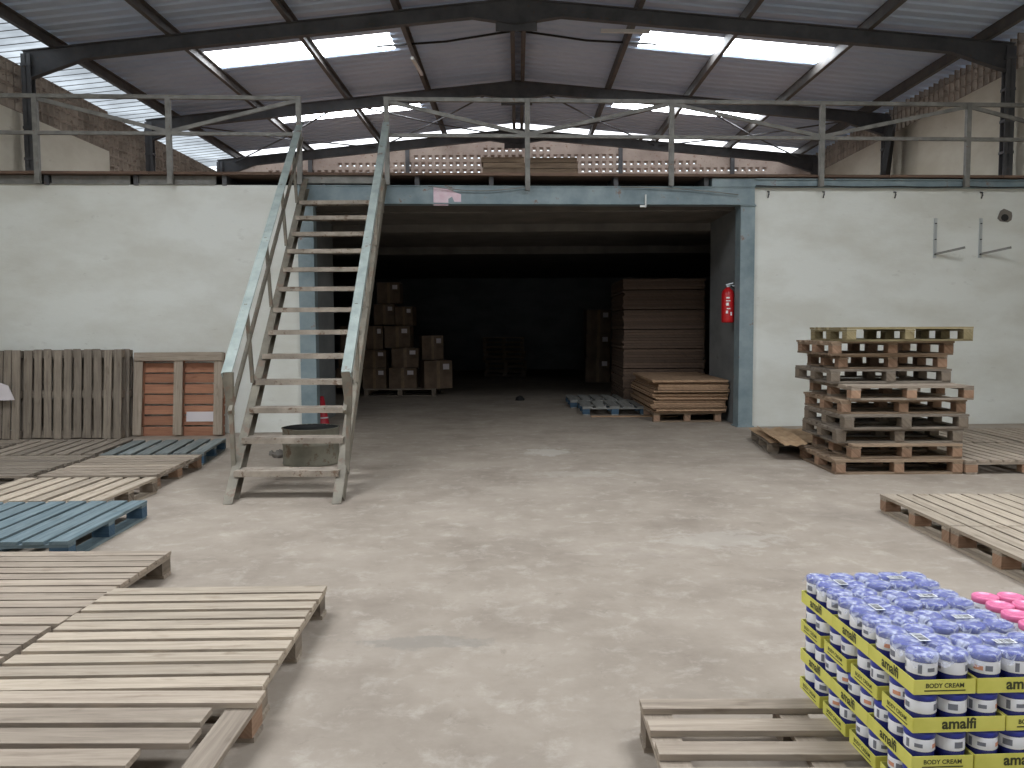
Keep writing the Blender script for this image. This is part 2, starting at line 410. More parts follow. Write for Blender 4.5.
# purlins
PX = [.09, 1.76, 3.32, 5.08, 6.78]
names = ['ridge', 'upper', 'second', 'third', 'eave']
for s, side in ((-1, 'left'), (1, 'right')):
    for i, xx in enumerate(PX):
        mb = MB(); z = rz_(xx)-.09
        mb.bx(s*xx-.008, s*xx+.008, Y0, Y1, z-.075, z+.075)
        mb.bx(s*xx-.008, s*xx+.062, Y0, Y1, z-.083, z-.067); mb.bx(s*xx-.008, s*xx+.062, Y0, Y1, z+.067, z+.083)
        o = mb.build('roof_purlin', 'steel_purlin', loc=(s*xx, Y0, z))
        tag(o, ['steel purlin just %s of the roof ridge', 'first purlin down the %s roof slope from the ridge', 'second purlin down the %s roof slope, crossing the skylights', 'third purlin down the %s roof slope at the outer skylight end', 'lowest purlin above the %s eave'][i] % side, 'purlin', 'steel roof purlins')
# portal frames
def frame(y, label):
    t = thing('portal_frame', label, 'steel frame', (0, y, 0), 0, 'steel portal frames of the hall')
    for s in (-1, 1):
        mb = MB()
        zt = lambda x: rz_(x)-.165
        xs = [0, .65, 6.3, X-.1]
        dep = [.36, .2, .2, .42]
        # web + flanges following the slope, deeper at both ends
        for k in range(3):
            xa, xb = s*xs[k], s*xs[k+1]
            A = Vector((xa, 0, zt(xa))); B = Vector((xb, 0, zt(xb))); C = Vector((xb, 0, zt(xb)-dep[k+1])); Dd = Vector((xa, 0, zt(xa)-dep[k]))
            b = mb.add([A+Vector((0, o, 0)) for o in (-.006,)]+[B+Vector((0, -.006, 0)), C+Vector((0, -.006, 0)), Dd+Vector((0, -.006, 0)), A+Vector((0, .006, 0)), B+Vector((0, .006, 0)), C+Vector((0, .006, 0)), Dd+Vector((0, .006, 0))])
            for q in ((0, 1, 2, 3), (7, 6, 5, 4), (0, 4, 5, 1), (2, 6, 7, 3)): mb.face([b+i for i in q])
            mb.bar(A, B, .11, .014); mb.bar(Dd, C, .11, .014)
        mb.build('rafter', 'steel_dark', t)
        mb = MB(); xc = s*(X-.16)
        ztop = rz_(X)-.2
        mb.bx(xc-.006, xc+.006, -.06, .06, 0, ztop); mb.bx(xc-.07, xc+.07, -.06, -.046, 0, ztop) ; mb.bx(xc-.07, xc+.07, .046, .06, 0, ztop)
        for zz in [k*.45+.3 for k in range(12)]: mb.bx(xc-.075, xc+.075, -.07, .07, zz, zz+.04)
        mb.build('column', 'steel_dark', t)
    mb = MB(); mb.bx(-.3, .3, -.01, .01, RIDGE-.62, RIDGE-.2); mb.build('apex_plate', 'steel_dark', t)
frame(FR[0], 'nearest dark steel portal frame crossing the top of the picture')
frame(FR[1], 'second dark steel portal frame, behind the first pair of skylights')
frame(FR[2], 'farthest dark steel portal frame against the pierced back wall')
for yy in (8.35-4.0+0, 8.38, .3, -3.7): pass
# bracing rods between the two far frames
def rod(a, b, r, name, label, cat, mat='steel_dark', group=None):
    mb = MB(); a = Vector(a); b = Vector(b); mid = (a+b)/2+Vector((0, 0, -.05))
    mb.tube([a, mid, b], r, 6); return tag(mb.build(name, mat, loc=a), label, cat, group)
for s, sd in ((-1, 'left'), (1, 'right')):
    rod((s*.35, FR[1], RIDGE-.3), (s*3.3, FR[2], rz_(3.3)-.25), .016, 'brace_rod', 'thin bracing rod running outward and back from the ridge on the %s' % sd, 'brace rod', group='bracing rods under the far roof')
    rod((s*.35, FR[2], RIDGE-.3), (s*3.3, FR[1], rz_(3.3)-.25), .016, 'brace_rod', 'thin bracing rod crossing the other rod on the %s roof slope' % sd, 'brace rod', group='bracing rods under the far roof')
    rod((s*3.4, FR[1], rz_(3.4)-.25), (s*6.8, FR[2], rz_(6.8)-.25), .016, 'brace_rod', 'outer bracing rod falling toward the %s eave' % sd, 'brace rod', group='bracing rods under the far roof')
    rod((s*3.4, FR[2], rz_(3.4)-.25), (s*6.8, FR[1], rz_(6.8)-.25), .016, 'brace_rod', 'outer bracing rod rising toward the %s eave' % sd, 'brace rod', group='bracing rods under the far roof')
    rod((0, 14.0, RIDGE-.05), (s*2.3, 14.0, rz_(2.3)-.07), .018, 'sheet_lap_line', 'dark overlap line across the roof sheets %s of the ridge' % sd, 'cable', 'black_rubber')  # thin rod drawn for the end overlap of the roof sheets
# lamp battens
mb = MB(); mb.bar((-1.72, 14.0, 5.85), (-1.66, 14.9, 5.85), .045, .045); tag(mb.build('tube_lamp', 'white_paint'), 'unlit white tube lamp hanging beside the left upper purlin', 'lamp')
mb = MB(); mb.bar((1.30, 13.1, 5.95), (2.05, 13.1, 5.93), .05, .05); tag(mb.build('tube_lamp', 'white_paint'), 'unlit white tube lamp beside the right skylight', 'lamp')

# ------------------------------------------------------------------ wall under the mezzanine and the storage bay
XL0, XL1 = -2.94, -2.73      # left blue column
XR0, XR1 = 3.07, 3.27
mb = MB(WROT); mb.bx(-7.6, XL0, 0, .2, 0, ZW); S(mb.build('wall_left_bay', 'whitewash'))
mb = MB(WROT); mb.bx(XR1+.01, 7.6, 0, .2, 0, ZW); S(mb.build('wall_right_bay', 'whitewash'))
mb = MB(); mb.bx(-3.2, -2.96, wy(-2.9)+.2, 13.4, 0, ZB); S(mb.build('wall_left_pier', 'storage_wall'))
mb = MB(); mb.bx(3.11, 3.4, wy(3.2)+.2, 13.5, 0, ZB); S(mb.build('wall_right_pier', 'storage_wall'))
mb = MB(); mb.bx(-7.5, 7.5, D0+.75, 28.2, ZB+.0, ZB+.12); S(mb.build('ceiling_storage', 'concrete'))
mb = MB(WROT); mb.bx(-3.1, 3.35, .02, 1.1, ZB+.02, ZB+.1); S(mb.build('ceiling_soffit', 'concrete'))
mb = MB(); mb.bx(-3.1, 3.4, 13.5, 13.75, ZB-.12, ZB); mb.bx(-7.4, 7.4, 17.2, 17.45, ZB-.15, ZB); S(mb.build('ceiling_storage_beam', 'concrete'))
mb = MB(); mb.bx(-7.6, 7.6, 28, 28.2, 0, ZB+.1); mb.bx(-7.6, -7.3, 11.5, 28, 0, ZB+.1); mb.bx(7.3, 7.6, 12, 28, 0, ZB+.1); S(mb.build('wall_back_storage', 'storage_wall'))
# steel around the opening
def steel_column(x0, x1, label):
    c = (x0+x1)/2; t = thing('steel_column', label, 'column', (c, wy(c), 0), R(3.5), 'blue columns of the storage opening')
    mb = MB(); w = x1-x0
    mb.bx(-w/2, w/2, -.05, -.035, 0, ZB); mb.bx(-w/2, w/2, .16, .175, 0, ZB); mb.bx(-.008, .008, -.035, .16, 0, ZB)
    mb.bx(-w/2, -w/2+.012, -.04, .17, 0, ZB); mb.bx(w/2-.012, w/2, -.04, .17, 0, ZB)
    mb.build('shaft', 'steel_blue', t)
    mb = MB(); mb.bx(-w/2-.02, w/2+.02, -.07, .2, 0, .015); mb.build('base_plate', 'steel_blue', t)
    mb = MB(); mb.bx(-w/2-.01, w/2+.01, -.065, .18, ZB-.02, ZB); mb.build('cap_plate', 'steel_blue', t)
steel_column(XL0, XL1, 'blue-grey steel column at the left of the storage opening, behind the stairs')
steel_column(XR0, XR1, 'blue-grey steel column at the right of the storage opening')
t = thing('lintel_beam', 'long blue-grey steel beam over the storage opening', 'beam', (0, D0, ZB), R(3.5))
mb = MB(); mb.bx(XL0, XR1, -.045, -.03, 0, .245); mb.bx(XL0, XR1, -.075, .12, 0, .014); mb.bx(XL0, XR1, -.06, .12, .232, .246); mb.build('channel', 'steel_blue', t)
mb = MB(); mb.bx(XR0-.4, XR1, -.05, .1, .25, .36); mb.build('end_piece', 'steel_blue', t)
mb = MB(); mb.bx(XL0, -1.9, -.05, .1, .27, .385); mb.build('end_piece', 'rail_grey', t)
# notice papers on the beam
mb = MB(WROT)
b = mb.add([(x, -.0465-.002, z) for x, z in ((-1.13, 3.295), (-1.13, 3.05), (-.93, 3.05), (-.93, 3.14), (-.88, 3.17), (-.85, 3.10), (-.76, 3.10), (-.76, 3.20), (-.95, 3.27))]); mb.face(list(range(b, b+9)))
b2 = mb.add([(x, -.0465, z) for x, z in ((-1.13, 3.295), (-1.13, 3.05), (-.93, 3.05), (-.93, 3.14), (-.88, 3.17), (-.85, 3.10), (-.76, 3.10), (-.76, 3.20), (-.95, 3.27))]); mb.face(list(range(b2, b2+9))[::-1])
tag(mb.build('paper_notice', 'paper_pink'), 'torn pink and white paper notice stuck on the blue lintel beam', 'paper')
mb = MB(WROT); mb.bx(1.74, 1.755, -.09, -.047, 3.03, 3.2); mb.bx(1.67, 1.755, -.09, -.076, 3.03, 3.055)
tag(mb.build('angle_bracket', 'white_paint'), 'small white L-shaped bracket hanging on the lintel beam', 'bracket')
# long channel over right wall, pieces over left wall
mb = MB(WROT); mb.bx(XR1+.0, 7.5, -.05, -.035, ZW+.0, 3.425); mb.bx(XR1, 7.5, -.08, .1, 3.41, 3.425); mb.bx(XR1, 7.5, -.075, .1, ZW-.01, ZW+.005)
tag(mb.build('edge_channel', 'steel_blue'), 'blue-grey steel channel along the top of the right white wall', 'beam')
for (a, b, lab) in ((-7.5, -6.28, 'grey infill panel above the left wall, farthest left'), (-6.15, -5.14, 'grey infill panel above the left wall, middle one'), (-5.02, -4.02, 'grey infill panel above the left wall, nearest the stairs')):
    mb = MB(WROT); mb.bx(a, b, .02, .05, ZW, 3.44); mb.bx(a, b, -.03, .05, ZW, ZW+.012)
    tag(mb.build('infill_panel', 'rail_grey'), lab, 'panel', 'grey infill panels above the left wall')
# mezzanine deck on joists
t = thing('mezzanine_floor', 'timber-edged mezzanine floor with dark joists above the storage bay', 'mezzanine', (0, D0, 3.3), R(3.5))
mb = MB(); mb.bx(-7.25, 7.25, .0, 9.0, .145, .18); mb.build('deck', 'plank_deck', t)
mb = MB()
x = -7.25
while x < 7.1:
    L = random.choice([1.6, 2.0, 2.4]); mb.bx(x, min(x+L-.01, 7.25), -.10-random.uniform(0, .02), .0, .142, .176, random.uniform(.7, 1.1)); x += L
mb.build('edge_plank', 'plank_deck', t)
mb = MB(); mb.bx(-7.25, 7.25, .55, .6, 0, .145); mb.build('gap_shade', 'black_rubber', t)  # black sheet stands in for the shade in the joist gap
for k, x in enumerate([-6.2, -5.05, -3.9, -2.6, -1.35, -.35, 1.35, 2.6, 4.05, 5.3, 6.5]):
    mb = MB(); mb.bx(x-.03, x+.03, -.02, .5, .012, .145); mb.build('joist', 'steel_dark', t)

# guard rail ---------------------------------------------------------
t = thing('guard_rail', 'grey welded guard rail with diagonal braces along the mezzanine edge', 'railing', (0, D0, ZD-.15), R(3.5))
ZR, ZM = 4.45-ZD+.15, 3.98-ZD+.15
def ux(px):                     # where on the skewed edge a post stands
    k = (px-518)/830; return k*D0/(1-k*WS)
PO = [ux(v)*.972 for v in (-110, 34, 168, 299, 387, 528, 672, 822, 967, 1090)]
for k, x in enumerate(PO):
    mb = MB(); hh = ZR
    mb.bx(x-.032, x+.032, -.16, -.10, -.02 if k != 5 else -.09, hh); mb.build('post', 'rail_grey', t)
def rail(xa, xb, z, h, w, name):
    mb = MB(); mb.bx(xa, xb, -.155, -.155+w, z-h, z); mb.build(name, 'rail_grey', t)
rail(PO[0], PO[3]+.03, ZR, .05, .05, 'top_rail'); rail(PO[4]-.03, PO[9], ZR, .05, .05, 'top_rail')
rail(PO[0], PO[3], ZM, .045, .045, 'mid_rail'); rail(PO[4], PO[9], ZM, .045, .045, 'mid_rail')
for a, b, up in ((1, 2, 1), (2, 3, 0), (4, 5, 1), (5, 6, 0), (6, 7, 1), (7, 8, 0), (8, 9, 1)):
    mb = MB(); za, zb = (ZR-.05, ZM) if up else (ZM, ZR-.05)
    mb.bar((PO[a], -.13, za), (PO[b], -.13, zb), .03, .05); mb.build('diagonal_brace', 'rail_grey', t)

# ------------------------------------------------------------------ staircase
FY, TY = 6.45, 11.20
NS = 15; RZ = ZD/NS; GO = (TY-FY)/NS
def scx(y): f = (y-6.6)/(11.28-6.6); return -1.895-.41*f
def shw(y): f = (y-6.6)/(11.28-6.6); return .472+.078*f
t = thing('staircase', 'steep open steel staircase with grey flaking handrails up to the mezzanine', 'staircase', (-1.9, 6.6, 0))
TO = Vector((1.9, -6.6, 0))
XS = Matrix.Translation(TO)
def sp(s, y, dz=0, off=0): return Vector((scx(y)+s*(shw(y)+off), y, (y-FY)/GO*RZ+dz))
slope = Vector((0, GO, RZ)).normalized()
for s in (-1, 1):
    # channel stringer: web and two flanges
    mb = MB(XS)
    yb = TY+.02; up = nrm = Vector((0, -RZ, GO)).normalized(); dx = -s*.035; k_ = RZ/GO; DZ = -.15
    def start(q): return FY-(DZ+q*(nrm.z-nrm.y*k_))/k_-nrm.y*q      # where this member meets the floor
    B0 = sp(s, yb, DZ)
    mb.bar(sp(s, start(0), DZ), B0, .012, .12, up)
    for q in (.06, -.06):
        mb.bar(sp(s, start(q), DZ)+nrm*q+Vector((dx, 0, 0)), B0+nrm*q+Vector((dx, 0, 0)), .075, .012, up)
    for v in mb.v: v.z = max(v.z, 0.0)
    mb.build('stringer', 'stair_paint', t)
for k in range(1, NS-1):
    y = FY+GO*k; z = RZ*k; mb = MB(XS); c = scx(y+.1); hw = shw(y+.1)-.045
    mb.bx(c-hw, c+hw, y, y+.21, z-.01, z)
    mb.bx(c-hw, c+hw, y-.001, y+.012, z-.048, z-.0102); mb.bx(c-hw, c+hw, y+.198, y+.211, z-.04, z-.0102)
    mb.build('tread', 'tread_steel', t)
HR = .61
for s in (-1, 1):
    mb = MB(XS); ya, yb = FY+.40, TY-.02
    A, B = sp(s, ya, HR+.14, .02), sp(s, yb, ZR+3.33-ZD-.30, .02)
    mb.bar(A, B, .085, .012, nrm)
    mb.bar(A+Vector((s*.038, 0, -.03)), B+Vector((s*.038, 0, -.03)), .010, .06, nrm)
    mb.build('handrail', 'stair_rail_paint', t)
    mb = MB(XS)
    mb.bar(sp(s, ya+.0, .42, 0), sp(s, yb, .46, 0), .03, .035, nrm); mb.build('mid_rail', 'stair_paint', t)
    # tapered end plate and bottom post
    mb = MB(XS)
    p = A+Vector((0, .0, 0)); wv = .044
    b = mb.add([(p.x-wv, p.y, p.z), (p.x+wv, p.y, p.z), (p.x+.022, p.y+.06, p.z-.36), (p.x-.022, p.y+.06, p.z-.36), (p.x-wv, p.y+.05, p.z), (p.x+wv, p.y+.05, p.z), (p.x+.022, p.y+.1, p.z-.36), (p.x-.022, p.y+.1, p.z-.36)])
    for q in ((0, 1, 2, 3), (7, 6, 5, 4), (1, 5, 6, 2), (4, 0, 3, 7), (0, 4, 5, 1), (3, 2, 6, 7)): mb.face([b+i for i in q])
    mb.build('rail_end_plate', 'stair_paint', t)
    mb = MB(XS); mb.bar((p.x, p.y+.08, p.z-.33), (scx(ya)+s*shw(ya), p.y+.06, (ya+.1-FY)/GO*RZ-.18), .035, .035, (0, 1, 0)); mb.build('post', 'stair_paint', t)
    for yy in (7.75, 8.75, 9.75, 10.6):
        mb = MB(XS); a = sp(s, yy, -.05); f = (yy-ya)/(yb-ya); tp = A.lerp(B, f)
        mb.bar(a, (tp.x, tp.y-.07, tp.z-.06*0-.05), .03, .04, (0, 1, 0)); mb.build('post', 'stair_paint', t)

# ------------------------------------------------------------------ pallets
def reg(root, parts): REG[root.name] = parts
class P:  # a pallet prototype, boards run along local x
    def __init__(s, W, L, H, n, bw, deck, block, bottom='x', jag=.006, gaps=None, blocks2=None):
        s.W, s.L, s.H = W, L, H; s.used = False
        s.root = thing('pallet', '', 'pallet'); parts = []
        T = .02
        ys = gaps if gaps else [(-L/2+bw/2+(L-bw)*i/(n-1)) for i in range(n)]
        mb = MB()
        for i, y in enumerate(ys):
            w = bw*random.uniform(.93, 1.05) if isinstance(bw, float) else bw
            a, b = -W/2+random.uniform(-jag, jag), W/2+random.uniform(-jag, jag)
            if isinstance(s_short := s.short(i), float): b -= s_short
            mb.box(((a+b)/2, y, H-T/2+random.uniform(-.001, .001)), (b-a, w, T), Matrix.Rotation(random.uniform(-1, 1)*jag*.8, 3, 'Z'), random.uniform(.80, 1.12))
        parts.append(mb.build('deck', deck, s.root))
        for x in (-W/2+.05, 0, W/2-.05):
            mb = MB(); mb.box((x, 0, H-T*1.5-.0015), (.095, L-.004, T-.001), None, random.uniform(.7, .95)); parts.append(mb.build('stringer_board', deck, s.root))
            for y in (-L/2+.06, 0, L/2-.06):
                mb = MB(); mb.box((x+random.uniform(-.004, .004), y, (.02+H-2*T)/2-.001), (.09, .115, H-2*T-.022), None, random.uniform(.75, 1.1)); parts.append(mb.build('block', block, s.root))
        if bottom in ('x', 'xy'):
            for y in (-L/2+.06, 0, L/2-.06):
                mb = MB(); mb.box((0, y, .0095), (W, .1, .019), None, random.uniform(.7, .95)); parts.append(mb.build('bottom_board', deck, s.root))
        if bottom == 'xy':
            for x in (-W/2+.05, W/2-.05):
                mb = MB(); mb.box((x, 0, .0095), (.1, L-.24, .018), None, random.uniform(.7, .95)); parts.append(mb.build('bottom_board', deck, s.root))
        if bottom == 'y':
            for x in (-W/2+.05, 0, W/2-.05):
                mb = MB(); mb.box((x, 0, .0095), (.115, L-.02, .019), None, random.uniform(.85, 1.0)); parts.append(mb.build('bottom_board', block, s.root))
            mb = MB(); mb.box((0, -L/2+.06, -.010), (W, .11, .018), None, .95); parts.append(mb.build('bottom_board', block, s.root))
        reg(s.root, parts)
    def short(s, i): return None
    def put(s, x, y, z, rz, label, group=None):
        o = s.root if not s.used else copy_tree(s.root)
        s.used = True
        o.location = (x, y, z); o.rotation_euler = (0, 0, rz); o['label'] = label
        if group: o['group'] = group
        elif 'group' in o: del o['group']
        return o
class PB(P):
    def short(s, i): return [None, .0, .14, .12, .25, .26, .24, .02, .01, .02][min(9-i, 9)] if True else None
H = .135
LG = 'wooden pallets laid flat on the left'
pa = P(1.04, 1.16, H, 10, .092, 'wood_pale', 'block_grey', 'x')
pa.put(-1.455, 3.425, 0, R(1.6), 'pale pallet laid flat in the left foreground, boards running across, right edge over open floor', LG)
pb = PB(1.02, 1.18, H, 9, .10, 'wood_tan', 'block_red', 'x', jag=.010)
pb.put(-1.41, 2.24, 0, 0, 'nearest left pallet with broken, dark-stained boards exposing its edge stringer', LG)
pc = P(1.22, 1.18, H, 11, .092, 'wood_tan', 'block_grey', 'x')
pc.put(-2.60, 4.08, 0, R(.6), 'greyish pallet just left of the pale foreground pallet, in front of the blue one', LG)
pc.put(-2.62, 2.88, 0, 0, 'pallet at the left picture edge, left of the broken-board pallet', LG)
pd = P(1.19, 1.16, H, 8, .118, 'wood_blue', 'block_blue', 'x')
pd.put(-3.315, 5.465, 0, R(92.6), 'blue-painted pallet laid flat at the left picture edge', LG)
pe = P(.97, 1.15, H, 8, .108, 'wood_pale', 'block_grey', 'x')
pe.put(-3.68, 6.565, 0, R(90), 'pale pallet directly behind the blue one, boards running away', LG)
pf = P(1.02, 1.16, H, 8, .115, 'wood_tan', 'block_red', 'x', jag=.012)
pf.put(-3.70, 7.73, 0, R(1.8), 'worn pallet with uneven cross boards, in front of the small blue-grey pallet', LG)
pg = P(1.1, 1.16, H, 9, .10, 'wood_grey', 'block_grey', 'x')
pg.put(-4.86, 7.72, 0, R(.5), 'grey-brown pallet with cross boards at the left edge, beside the worn uneven pallet', LG)
pg.put(-6.22, 8.95, 0, 0, 'farthest left flat pallet, under the standing pallets at the picture edge', LG)
ph = P(1.15, 1.12, H, 8, .105, 'wood_grey', 'block_grey', 'x')
ph.put(-4.98, 8.95, 0, R(97), 'flat pallet with boards running toward the tall grey leaning pallet', LG)
pi_ = P(1.10, 1.02, H, 6, .128, 'wood_bluegrey', 'block_blue', 'x')
pi_.put(-3.83, 8.96, 0, R(98), 'blue-grey pallet lying in front of the reddish leaning pallet', LG)
# right side
RG = 'wooden pallets laid flat on the right'
pm = P(1.01, 1.2, H, 10, .104, 'wood_pale', 'block_red', 'xy')
pm.put(3.33, 5.715, 0, R(90), 'pale pallet laid flat at the right edge, between the jars and the pallet stack', RG)
pm.put(3.33, 4.69, 0, R(90), 'pallet at the right edge beyond the pink jars, its corner cut by the picture', RG)
pl = P(1.16, 1.2, H, 10, .10, 'wood_tan', 'block_red', 'x')
pl.put(4.80, 8.36, 0, R(91), 'flat pallet immediately right of the tall pallet stack', RG)
pl.put(4.85, 9.60, 0, R(89), 'flat pallet behind the one right of the tall stack, near the white wall', RG)
pl.put(6.1, 9.62, 0, R(90), 'flat pallet by the white wall at the right picture edge', RG)
po = P(1.1, 1.0, .12, 7, .11, 'wood_grey', 'block_grey', 'x')
po.put(3.32, 9.63, 0, R(84), 'low pallet under flattened cardboard at the foot of the right white wall')
# foreground product pallets
pn = P(1.0, 1.12, H, 8, .078, 'wood_tan', 'block_grey', 'x')
pn.put(.91, 2.20, 0, 0, 'slatted pallet with wide gaps under the left side of the blue jars')
pn.put(1.93, 2.20, 0, 0, 'slatted pallet under the pink jars at the right edge')
# the tall stack
SG = 'pallets in the tall stack by the right wall'
hs = .1385
q1 = P(1.2, 1.02, hs, 7, .10, 'wood_brown', 'block_red', 'xy', jag=.012)
q2 = P(1.2, 1.02, hs, 7, .11, 'wood_grey', 'block_grey', 'xy', jag=.012)
q3 = P(1.06, 1.02, hs, 7, .10, 'wood_brown', 'block_red', 'xy', jag=.012)
q4 = P(1.24, .95, hs, 8, .10, 'wood_yellow', 'wood_yellow', 'xy', jag=.014)
st = [(q1, 3.595, 8.33, 0, 'bottom pallet of the tall stack, lying on the floor'),
      (q3, 3.68, 8.38, 1, 'second pallet from the floor in the tall stack, short with reddish blocks'),
      (q2, 3.66, 8.46, -1, 'third pallet from the floor in the tall stack'),
      (q2, 3.68, 8.42, 2, 'fourth pallet from the floor in the tall stack, grey weathered wood'),
      (q1, 3.70, 8.50, 0, 'fifth pallet from the floor, just below the pale-decked one in the tall stack'),
      (pl, 3.76, 8.52, -1, 'sixth pallet of the tall stack, pale deck jutting out below four darker ones'),
      (q2, 3.69, 8.78, 1, 'fourth pallet from the top of the tall stack'),
      (q3, 3.74, 8.80, -2, 'third pallet from the top of the tall stack, set in from its neighbours'),
      (q1, 3.70, 8.76, 0, 'second pallet from the top of the tall stack, under the yellowish one'),
      (q4, 3.80, 8.60, 1, 'topmost pallet of the tall stack, yellow-stained edges')]
for k, (pr, x, y, a, lab) in enumerate(st): pr.put(x+.0, y-.03, k*hs+(k*.0005), R(a), lab, SG)
# leaning pallets
def lean(o, x, a, W, Hh, ywall, up_axis, flip):
    U = Vector((0, math.sin(a), math.cos(a))); Nn = Vector((0, -math.cos(a), math.sin(a)))
    if not flip: Xd, Zd = U, Nn
    else: Xd, Zd = Vector((1, 0, 0)), -Nn
    Yd = Zd.cross(Xd)
    half = W/2
    c = Vector((x, ywall-half*math.sin(a)-(.03 if not flip else Hh*math.cos(a)+.02), half*math.cos(a)+(Hh*math.sin(a) if flip else 0)))
    M = Matrix((Xd, Yd, Zd)).transposed().to_4x4(); M.translation = c
    o.rotation_euler = M.to_euler(); o.location = c
pj = P(1.14, 1.26, .13, 10, .098, 'wood_grey', 'block_grey', 'xy', jag=.012)
o = pj.put(0, 0, 0, 0, 'tall grey pallet leaning on the left white wall, left of the reddish one', 'pallets leaning on the left wall'); lean(o, -5.74, R(5), 1.14, .13, wy(-6.4)-.20, 'x', False)
o = pj.put(0, 0, 0, 0, 'pallet standing hidden behind the tall grey pallet, only its edge showing', 'pallets leaning on the left wall'); lean(o, -5.72, R(5), 1.14, .13, wy(-6.4)-.03, 'x', False)
pj2 = P(1.14, .90, .13, 8, .100, 'wood_grey', 'block_grey', 'xy', jag=.012)
o = pj2.put(0, 0, 0, 0, 'grey pallet leaning at the left picture edge with white plastic hanging on it', 'pallets leaning on the left wall'); lean(o, -6.86, R(6), 1.14, .13, wy(-7.3)-.16, 'x', False)
pk = P(1.16, 1.10, .13, 8, .118, 'wood_red', 'wood_tan', 'y')
o = pk.put(0, 0, 0, 0, 'leaning pallet showing its reddish underside, beside the stairs', 'pallets leaning on the left wall'); lean(o, -4.47, R(7), 1.10, .13, wy(-5.0)-.06, 'x', True)
KO = o
mb = MB(); mb.box((.28, .30, .098), (.40, .13, .003)); mb.build('paper_label', 'paper_white', KO)
mb = MB(); b = mb.add([(-7.1, 10.46, .72), (-6.48, 10.48, .70), (-6.40, 10.47, .52), (-7.1, 10.45, .50), (-6.85, 10.49, .84), (-7.05, 10.49, .88)])
b2 = mb.add([(p.x, p.y+.004, p.z) for p in mb.v[b:b+6]])
mb.face([b, b+1, b+2, b+3]); mb.face([b+5, b+4, b+1, b]); mb.face([b2+3, b2+2, b2+1, b2]); mb.face([b2, b2+1, b2+4, b2+5])
tag(mb.build('plastic_sheet', 'paper_white'), 'white plastic scrap hanging on the pallet at the left picture edge', 'plastic sheet')
# storage bay pallets
ps = P(1.15, 1.04, .14, 5, .165, 'wood_dusty', 'block_blue', 'x')
ps.put(1.55, 13.78, 0, R(90), 'small blue-grey pallet on the storage floor in front of the board piles')
ps.put(1.42, 14.98, 0, R(91), 'dim pallet behind the blue-grey one inside the storage bay')
mb = MB(); mb.box((1.82, 12.95, .011), (1.35, .07, .02), Matrix.Rotation(R(-1), 3, 'Z'), .9); tag(mb.build('loose_plank', 'panel_board'), 'thin loose plank lying in front of the blue-grey pallet', 'plank')
# ------------------------------------------------------------------ board piles
pq = P(1.0, 2.0, .14, 10, .10, 'wood_brown', 'block_red', 'x')
pq.put(2.50, 13.2, 0, 0, 'pallet under the low pile of board sheets beside the right column')
z = .142
k = 0
while z < .60:
    th = random.choice([.018, .022, .03]); mb = MB()
    W, L = random.uniform(1.02, 1.12), random.uniform(2.15, 2.3)
    gx = .0 if z < .3 else .03
    xx = 3.085-W/2+gx-.02; yy = 12.12+L/2+random.uniform(-.04, .07)
    mb.box((0, 0, th/2), (W, L, th-.002), None, random.uniform(.75, 1.1))
    o = mb.build('board_sheet', 'panel_board'); o.location = (xx-.02, yy, z); o.rotation_euler = (0, 0, R(random.uniform(-.6, .8)))
    k += 1
    tag(o, 'board sheet number %s up in the low pile beside the right column' % ['one', 'two', 'three', 'four', 'five', 'six', 'seven', 'eight', 'nine', 'ten', 'eleven', 'twelve', 'thirteen', 'fourteen', 'fifteen', 'sixteen', 'seventeen', 'eighteen', 'nineteen', 'twenty', 'twenty-one', 'twenty-two', 'twenty-three', 'twenty-four', 'twenty-five'][k-1], 'board', 'board sheets in the low pile')
    z += th + random.choice([0, 0, .006])
ORD = 'first second third fourth fifth sixth seventh eighth ninth tenth eleventh twelfth thirteenth fourteenth fifteenth sixteenth seventeenth eighteenth nineteenth twentieth'.split()
z = 0; k = 0; packs = 13
while k < 46:
    th = .047; mb = MB(); W = 1.42+random.uniform(-.02, .02)
    mb.box((0, 0, th/2), (W, 1.85, th-.003), None, random.uniform(.7, 1.1))
    o = mb.build('stacked_board', 'panel_dark', loc=None); o.location = (2.56+random.uniform(-.015, .015), 15.5, z)
    lev = ORD[k % 10]; grp = ['lowest', 'second', 'third', 'fourth', 'top'][k//10]
    tag(o, '%s thick board in the %s ten of the tall brown board stack' % (lev, grp), 'board', 'boards in the tall brown stack')
    z += th + (.014 if k % 7 == 6 else 0); k += 1
# ------------------------------------------------------------------ cartons
def carton_proto():
    r = thing('cardboard_box', '', 'box'); mb = MB(); mb.box((0, 0, .5), (1, 1, 1)); a = mb.build('carton', 'cardboard_box', r)
    mb = MB(); mb.box((0, -.0, .5), (.12, 1.008, 1.008)); b = mb.build('tape', 'tape', r)
    mb = MB(); mb.box((.28, -.503, .78), (.22, .006, .2)); c = mb.build('paper_label', 'paper_white', r)
    reg(r, [a, b, c]); return r
cp = carton_proto(); first = [True]
def carton(x, y, z, sx, sy, sz, rz, label, tilt=0, group='cartons piled on the dim storage pallet'):
    o = cp if first[0] else copy_tree(cp); first[0] = False
    o.location = (x, y, z); o.scale = (sx, sy, sz); o.rotation_euler = (tilt, 0, R(rz)); tag(o, label, 'box', group)
pt = P(1.5, 1.2, .15, 8, .11, 'wood_grey', 'block_grey', 'x')
pt.put(-2.45, 17.75, 0, 0, 'dark pallet carrying the pile of cartons inside the storage bay')
def px2(px, d): return (px-518)/830*d
def pz2(py, d): return 1.4+(329-py)/830*d
